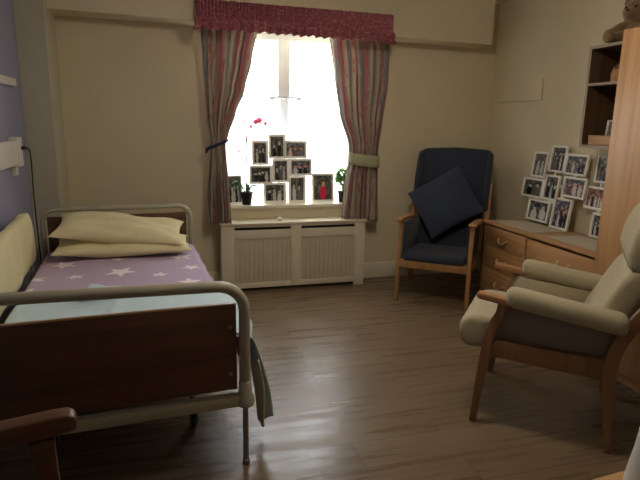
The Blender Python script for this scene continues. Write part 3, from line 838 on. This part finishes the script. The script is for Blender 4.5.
# ---------------------------------------------------------------- chest of drawers, wardrobe, shelves
def handle(parent, x, y, z, w=.085):
    h = MB().tube(smoothpath([(x, y-w/2, z+.008), (x-.018, y-w/2+.004, z+.002), (x-.024, y-w/4, z-.016), (x-.025, y, z-.022), (x-.024, y+w/4, z-.016), (x-.018, y+w/2-.004, z+.002), (x, y+w/2, z+.008)], 4), .0075, 8)
    for s in (-1, 1): h.ball((x-.004, y+s*w/2, z+.008), (.006, .015, .015), 12)
    return h.build('handle', 'brass', parent)
def chest(label, ya, yb, rows, lock):
    t = thing('chest_of_drawers', label, 'drawers', (2.89, (ya+yb)/2, 0))
    x0, x1 = 2.67, 3.10
    c = MB().box(x0+.018, x1, ya, ya+.018, 0, .668, .001).box(x0+.018, x1, yb-.018, yb, 0, .668, .001)
    c.box(x1-.012, x1-.002, ya+.01, yb-.01, .02, .66).box(x0+.04, x1, ya+.01, yb-.01, .055, .075).box(x0+.05, x0+.066, ya+.01, yb-.01, 0, .06)
    local(c.build('carcass', 'beech_z'), t)
    local(MB().box(x0-.012, x1+.002, ya-.001, yb+.001, .668, .692, .004).build('top', 'beech_y'), t)
    for (z0, z1) in rows:
        d = MB().box(x0, x0+.018, ya+.004, yb-.004, z0, z1, .003)
        do = local(d.build('drawer', 'beech_y'), t)
        ho = handle(None, x0, (ya+yb)/2, (z0+z1)/2-.008, .115); ho.parent = do
        if lock and z1 > .6:
            lo = MB().lathe([(.001, .002), (.008, .002), (.009, 0), (.001, 0)], 14, mtx=Matrix.Translation((x0, (ya+yb)/2, z1-.025)) @ Matrix.Rotation(R(-90), 4, 'Y')).build('lock', 'brass', do)
    return t
chest('narrow beech drawer chest beside the blue chair, with a lock in its top drawer', 3.559, 4.148, [(.482, .654), (.285, .478), (.065, .281)], True)
chest('wide beech drawer chest between the narrow drawer chest and the wardrobe', 2.690, 3.545, [(.452, .648), (.262, .448), (.065, .258)], False)
def cloth(label, x0, x1, ya, yb, rz):
    o = MB().grid(lambda u, v: Vector((lerp(x0, x1, u)-(x0+x1)/2, lerp(ya, yb, v)-(ya+yb)/2, .0012*math.sin(u*9)*math.sin(v*13))), 12, 20).build('table_runner', 'runner', None, 60, .003)
    o.location = ((x0+x1)/2, (ya+yb)/2, .6955); o.rotation_euler = (0, 0, rz); return tag(o, label, 'cloth')
cloth('pale cloth runner under the large photo collage on the narrow chest', 2.70, 3.02, 3.52, 4.08, R(-3))
cloth('pale cloth runner on the wide chest next to the wardrobe', 2.72, 3.03, 2.72, 3.38, R(2))

wr = thing('wardrobe', 'tall plain beech wardrobe against the right wall', 'wardrobe', (2.82, 2.1, 0))
wb = MB().box(2.542, 3.115, 2.655, 2.678, 0, 2.052, .001).box(2.542, 3.115, 1.62, 1.643, 0, 2.052, .001)
wb.box(2.542, 3.115, 1.643, 2.655, 2.030, 2.052, .001).box(2.552, 3.115, 1.643, 2.655, .08, .10).box(3.10, 3.112, 1.643, 2.655, .08, 2.03).box(2.575, 2.593, 1.643, 2.655, 0, .08)
local(wb.build('carcass', 'beech_z'), wr)
for a, b_, hy in ((2.132, 2.677, 2.175), (1.621, 2.128, 2.085)):
    do = local(MB().box(2.520, 2.541, a, b_, .085, 2.052, .002).build('door', 'beech_z'), wr)
    hd = MB().tube(smoothpath([(2.52, hy, 1.10), (2.50, hy, 1.095), (2.492, hy, 1.05), (2.50, hy, 1.005), (2.52, hy, 1.0)], 4), .006, 8).build('handle', 'brass'); hd.parent = do

sh = thing('wall_shelf', 'dark open two compartment shelf unit fixed to the wall beside the wardrobe', 'shelf', (2.96, 2.95, 1.37))
SX0, SX1, SY0, SY1, SZ0, SZ1 = 2.82, 3.118, 2.690, 3.275, 1.368, 2.052
local(MB().box(SX0+.004, SX1, SY1-.020, SY1, SZ0, SZ1).box(SX0+.004, SX1, SY0, SY0+.020, SZ0, SZ1).box(SX0+.004, SX1, SY0+.02, SY1-.02, SZ1-.02, SZ1).box(SX0+.004, SX1, SY0+.02, SY1-.02, SZ0, SZ0+.02).build('case', 'shelf_in'), sh)
local(MB().box(SX1-.01, SX1-.002, SY0+.01, SY1-.01, SZ0+.01, SZ1-.01).build('back_board', 'shelf_in'), sh)
local(MB().box(SX0+.008, SX1-.01, SY0+.02, SY1-.02, 1.788, 1.806).build('shelf', 'shelf_in'), sh)
e = MB().box(SX0, SX0+.004, SY1-.020, SY1, SZ0, SZ1).box(SX0, SX0+.004, SY0, SY0+.02, SZ0, SZ1).box(SX0, SX0+.004, SY0+.02, SY1-.02, SZ1-.02, SZ1).box(SX0, SX0+.004, SY0+.02, SY1-.02, SZ0, SZ0+.02).box(SX0+.004, SX0+.008, SY0+.02, SY1-.02, 1.788, 1.806)
local(e.build('edging', 'shelf_edge'), sh)
bx = thing('wooden_box', 'low pale wooden box in the lower compartment of the dark shelf', 'box', (2.88, 3.07, SZ0+.0205))
b = MB().box(-.045, .045, -.14, .14, 0, .055, .003); b.build('body', 'beech_y', bx)
MB().box(-.048, .048, -.143, .143, .055, .066, .003).build('lid', 'beech_y', bx)
f1 = thing('picture_frame', 'pale photo frame standing in the lower compartment of the dark shelf', 'picture frame', (2.985, 3.155, SZ0+.021), R(-90)); f1.rotation_euler = (R(-6), 0, R(-75))
picture(f1, -.05, .06, 0, .17, 0, False, border=.012)
MB().prism([(0.0, .10), (.045, .003), (.05, .003), (.006, .11)], 'X', -.015, .015).build('strut', 'white_frame', f1)
f2 = thing('picture_frame', 'dark photo frame behind the pale frame in the shelf', 'picture frame', (3.055, 3.175, SZ0+.021), R(-90)); f2.rotation_euler = (R(-4), 0, R(-90))
picture(f2, -.06, .06, 0, .20, 0, True, border=.012, fmat='black_plastic')
MB().prism([(0.0, .10), (.032, .003), (.036, .003), (.006, .11)], 'X', -.015, .015).build('strut', 'black_plastic', f2)
tin = thing('trinket_jar', 'small tan jar in the upper compartment of the dark shelf', 'jar', (2.94, 3.13, 1.8065))
MB().lathe([(.03, 0), (.038, .01), (.04, .06), (.032, .085), (.028, .09)], 22).build('body', 'beech_z', tin)
MB().lathe([(.03, .09), (.032, .1), (.012, .11), (.01, .122), (.002, .126)], 22).build('lid', 'chairwood', tin)

# teddy bear sitting on the shelf unit, facing into the room
tb_ = thing('teddy_bear', 'tan teddy bear sitting on top of the dark wall shelf', 'teddy bear', (2.97, 3.065, SZ1+.0005), R(-75))
t = MB()
t.ball((0, .03, .075), (.080, .070, .080)); t.ball((0, .0, .200), (.086, .076, .078)); t.ball((0, -.068, .184), (.040, .036, .032))
for s in (-1, 1):
    t.ball((s*.072, .012, .266), (.028, .014, .028))
    t.tube([(s*.05, .0, .045), (s*.085, -.07, .038), (s*.095, -.115, .040)], [.042, .038, .036], 14); t.ball((s*.097, -.125, .046), (.038, .028, .045))
    t.tube([(s*.065, .01, .125), (s*.10, -.03, .10), (s*.105, -.065, .08)], [.032, .03, .026], 14); t.ball((s*.105, -.07, .078), .029)
bear = t.build('body', 'bear', tb_, 0)
md = bear.modifiers.new('one skin', 'REMESH'); md.mode = 'VOXEL'; md.voxel_size = .006; md.use_smooth_shade = True
sm_ = bear.modifiers.new('soft', 'SMOOTH'); sm_.iterations = 6; sm_.factor = .5
for s in (-1, 1): MB().ball((s*.032, -.070, .218), .009, 12).build('eye', 'black_plastic', tb_)
MB().ball((0, -.102, .196), (.012, .008, .008), 12).build('nose', 'black_plastic', tb_)
MB().tube(smoothpath([(-.020, -.092, .168), (0, -.099, .174), (.020, -.092, .168)], 4), .002, 6).build('mouth', 'black_plastic', tb_)

# ---------------------------------------------------------------- sage armchair (front is local -y)
ac = thing('armchair', 'sage green upholstered wooden armchair in front of the wardrobe', 'chair', (1.92, 2.29, 0), R(-130.5))
def ribbon_leg(pts, w, x0, x1, bev=.006):
    """bent flat timber in the y-z plane: pts are (y, z, half width)"""
    L_, R_ = [], []
    sp = smoothpath([(p[0], p[1], p[2]) for p in pts], 5)
    for i, p in enumerate(sp):
        a, b = sp[max(i-1, 0)], sp[min(i+1, len(sp)-1)]
        d = Vector((b.x-a.x, b.y-a.y)).normalized(); n = Vector((-d.y, d.x))
        L_.append((p.x+n.x*p.z, p.y+n.y*p.z)); R_.append((p.x-n.x*p.z, p.y-n.y*p.z))
    return MB().prism(L_+R_[::-1], 'X', x0, x1, bev)
HX = .325
for s in (-1, 1):
    a, b = sorted((s*(HX-.018), s*(HX+.018)))
    ribbon_leg([(-.318, 0, .017), (-.30, .2, .021), (-.278, .40, .026), (-.255, .53, .026), (-.225, .60, .024), (-.215, .655, .026)], 0, a, b).build('front_leg', 'chairwood', ac)
    ribbon_leg([(.315, 0, .018), (.292, .2, .024), (.276, .40, .030), (.292, .52, .030), (.345, .64, .030), (.425, .78, .028), (.47, .87, .024)], 0, a, b).build('rear_leg', 'chairwood', ac)
    MB().prism([(-.275, .375), (.28, .355), (.28, .455), (-.262, .462)], 'X', a+.004, b-.004, .004).build('side_rail', 'chairwood', ac)
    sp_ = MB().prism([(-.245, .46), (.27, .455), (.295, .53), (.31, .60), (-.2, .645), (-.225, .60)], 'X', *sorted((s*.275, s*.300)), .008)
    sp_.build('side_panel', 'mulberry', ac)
    MB().prism([(-.235, .46), (.26, .455), (.285, .53), (.30, .60), (-.19, .64), (-.215, .60)], 'X', *sorted((s*.262, s*.274)), .004).build('inner_panel', 'sage', ac)
    wa = MB().prism([(-.345, .683), (-.335, .700), (-.20, .685), (.30, .628), (.34, .60), (.30, .600), (-.20, .650), (-.33, .668)], 'X', s*.322-.030, s*.322+.030, .006)
    wa.build('arm', 'chairwood_y', ac)
    # upholstered pad: rounded in section, thickest at its front
    def pad(u, v, s=s):
        a_ = 2*PI*u; y = lerp(-.205 if s > 0 else -.185, .325, v)
        e = min(1, v*10, (1-v)*14); e = math.sqrt(max(0, 1-(1-e)**2))
        zc = lerp(.697, .632, v); hw = .060*(.55+.45*e); hh = .050*(.45+.55*e)
        cx = abs(math.cos(a_))**.75*(1 if math.cos(a_) > 0 else -1); sz = abs(math.sin(a_))**.75*(1 if math.sin(a_) > 0 else -1)
        return Vector((s*.318+hw*cx, y, zc+hh*sz))
    pb = MB().grid(pad, 28, 40)
    bmesh.ops.remove_doubles(pb.bm, verts=pb.bm.verts, dist=.0003)
    bmesh.ops.holes_fill(pb.bm, edges=[e for e in pb.bm.edges if e.is_boundary]); bmesh.ops.recalc_face_normals(pb.bm, faces=pb.bm.faces)
    pb.build('arm_pad', 'sage', ac, 60)
MB().box(-.307, .307, -.285, -.255, .37, .44, .004).build('front_rail', 'chairwood', ac)
MB().box(-.307, .307, .255, .285, .355, .43, .004).build('back_rail', 'chairwood', ac)
seat = MB().prism([(-.39, .37), (-.42, .40), (-.438, .46), (-.425, .52), (-.37, .552), (-.2, .545), (.20, .505), (.24, .44), (.22, .39), (-.2, .385)], 'X', -.272, .272, .035, 4)
seat.build('seat', 'sage', ac, 60)
# back: lower cushion and head cushion with a crease between
bk_ = [(.165, .475), (.142, .52), (.175, .60), (.215, .68), (.250, .755), (.282, .82), (.318, .866), (.36, .880), (.42, .87), (.37, .70), (.31, .55), (.26, .45)]
MB().prism(bk_, 'X', -.262, .262, .030, 4).build('backrest', 'sage', ac, 60)
hd_ = [(.322, .862), (.300, .885), (.290, .935), (.298, 1.0), (.316, 1.06), (.342, 1.115), (.376, 1.150), (.42, 1.165), (.46, 1.15), (.478, 1.10), (.465, 1.0), (.435, .90), (.42, .862), (.37, .852)]
MB().prism(hd_, 'X', -.262, .262, .034, 5).build('head_cushion', 'sage', ac, 60)

# ---------------------------------------------------------------- navy wing chair
bc = thing('wing_chair', 'navy high backed chair with wooden arms in the far right corner', 'chair', (2.30, 4.24, 0), R(-38.5))
for s in (-1, 1):
    a, b = sorted((s*(.30-.017), s*(.30+.017)))
    ribbon_leg([(-.335, 0, .014), (-.322, .2, .018), (-.312, .36, .022), (-.296, .52, .020), (-.275, .66, .018), (-.266, .702, .018)], 0, a, b).build('front_leg', 'bluewood', bc)
    ribbon_leg([(.36, 0, .016), (.315, .2, .020), (.295, .38, .024), (.312, .55, .024), (.352, .74, .022), (.415, .99, .018)], 0, *sorted((s*.322, s*.362))).build('rear_leg', 'bluewood', bc)
    MB().prism([(-.30, .32), (.30, .31), (.30, .375), (-.30, .385)], 'X', a+.004, b-.004, .003).build('side_rail', 'bluewood', bc)
    MB().prism([(-.340, .700), (-.350, .716), (-.337, .732), (-.29, .732), (.10, .704), (.365, .665), (.365, .64), (.1, .672), (-.29, .702)], 'X', s*.305-.032, s*.305+.032, .008).build('arm', 'bluewood_y', bc)
    MB().prism([(-.27, .37), (.29, .36), (.345, .655), (-.245, .69)], 'X', s*.275-.012, s*.275+.012, .006).build('side_panel', 'navy', bc)
MB().box(-.285, .285, -.333, -.303, .305, .375, .004).build('front_rail', 'bluewood', bc)
MB().box(-.285, .285, .29, .32, .305, .365, .004).build('back_rail', 'bluewood', bc)
MB().prism([(-.335, .36), (-.348, .40), (-.325, .438), (-.2, .440), (.26, .41), (.30, .36)], 'X', -.258, .258, .022, 4).build('seat', 'navy', bc, 60)
# back panel: outline with softly rounded shoulders, then leaned back
def bpt(x, y, z): return Vector((x, y+.285*(z-.40), z))
ol = [(-.285, .38), (.285, .38), (.288, .62), (.312, .80), (.342, 1.10), (.340, 1.24), (.325, 1.272), (.28, 1.290), (0, 1.305), (-.28, 1.290), (-.325, 1.272), (-.340, 1.24), (-.342, 1.10), (-.312, .80), (-.288, .62)]
bb = MB().prism([(x, z) for x, z in ol], 'Y', .235, .335, .028, 4)
for v in bb.bm.verts: v.co.y += .285*(v.co.z-.40)
bb.build('backrest', 'navy', bc, 60)
for s in (-1, 1):
    wg = MB().prism([(.20, .76), (.245, .74), (.245, 1.275), (.215, 1.25), (.175, 1.18), (.150, 1.05), (.155, .90)], 'X', *sorted((s*.298, s*.345)), .018, 3)
    for v in wg.bm.verts: v.co.y += .285*(v.co.z-.40)
    wg.build('wing', 'navy', bc, 60)
cs = MB().pillow(.53, .50, .13, 26, .04, None, 5, .002).build('cushion', 'navy_cushion', None, 60)
tag(cs, 'square navy cushion standing on its corner on the wing chair', 'cushion')
wv = Vector((.782, -.623, 0)); fv = Vector((-.623, -.782, 0))
nrm = (fv*math.cos(R(20))+Vector((0, 0, 1))*math.sin(R(20))).normalized()
up_ = (nrm.cross(wv)).normalized()
if up_.z < 0: up_ = -up_
ang = R(34)
ex = wv*math.cos(ang)+up_*math.sin(ang); ey = nrm.cross(ex)
mm = Matrix((ex, ey, nrm)).transposed().to_4x4()
cs.matrix_world = Matrix.Translation(Vector((2.30, 4.24, 0))-wv*.03-fv*.245+Vector((0, 0, .815))) @ mm

# ---------------------------------------------------------------- things at the near edge of the view
wc2 = thing('wooden_armchair', 'wooden armed chair at the foot of the bed, mostly out of view', 'chair', (-.525, 1.135, 0), R(101))
for s in (-1, 1):
    x = s*.29
    arm = MB().prism([(-.285, .722), (-.303, .712), (-.309, .694), (-.302, .672), (-.24, .664), (.30, .652), (.30, .705), (-.25, .724)], 'X', x-.028, x+.028, .008, 3)
    arm.build('arm', 'shade_wood', wc2)
    ribbon_leg([(-.262, 0, .020), (-.238, .3, .024), (-.222, .55, .028), (-.215, .655, .034)], 0, x-.020, x+.020).build('front_leg', 'shade_wood', wc2)
    ribbon_leg([(.32, 0, .018), (.27, .4, .024), (.29, .66, .024), (.33, .95, .02)], 0, x-.018, x+.018).build('rear_leg', 'shade_wood', wc2)
    MB().box(x-.016, x+.016, -.21, .26, .34, .40, .004).build('side_rail', 'shade_wood', wc2)
MB().box(-.27, .27, -.22, .26, .395, .455, .02, 3).build('seat', 'navy', wc2)
MB().box(-.272, .272, -.235, -.21, .33, .395, .004).build('front_rail', 'shade_wood', wc2)
bk2 = MB().box(-.272, .272, .27, .32, .50, .93, .02, 3)
for v in bk2.bm.verts: v.co.y += .12*(v.co.z-.66)
bk2.build('backrest', 'navy', wc2)

st_ = thing('side_table', 'small wooden table with a rounded corner at the lower right edge', 'table', (1.255, .783, 0), R(5))
MB().prism(rrect(-.25, .25, -.25, .25, .06, 8), 'Z', .575, .60, .006, 2).build('tabletop', 'beech_x', st_)
MB().box(-.20, .20, -.20, -.18, .51, .575, .002).box(-.20, .20, .18, .20, .51, .575, .002).box(-.20, -.18, -.18, .18, .51, .575, .002).box(.18, .20, -.18, .18, .51, .575, .002).build('apron', 'beech_x', st_)
for sx_ in (-1, 1):
    for sy_ in (-1, 1):
        MB().box(sx_*.205-.018, sx_*.205+.018, sy_*.205-.018, sy_*.205+.018, 0, .575, .003).build('leg', 'beech_z', st_)
tag(MB().lathe([(.082, 0), (.088, .004), (.082, .05), (.074, .10), (.069, .15), (.064, .21), (.060, .25), (.054, .25), (.052, .24), (.01, .238)], 32, (1.168, .925, .6005)).build('tapered_container', 'white_plastic'),
    'pale grey tapered container standing on the small wooden table', 'container')
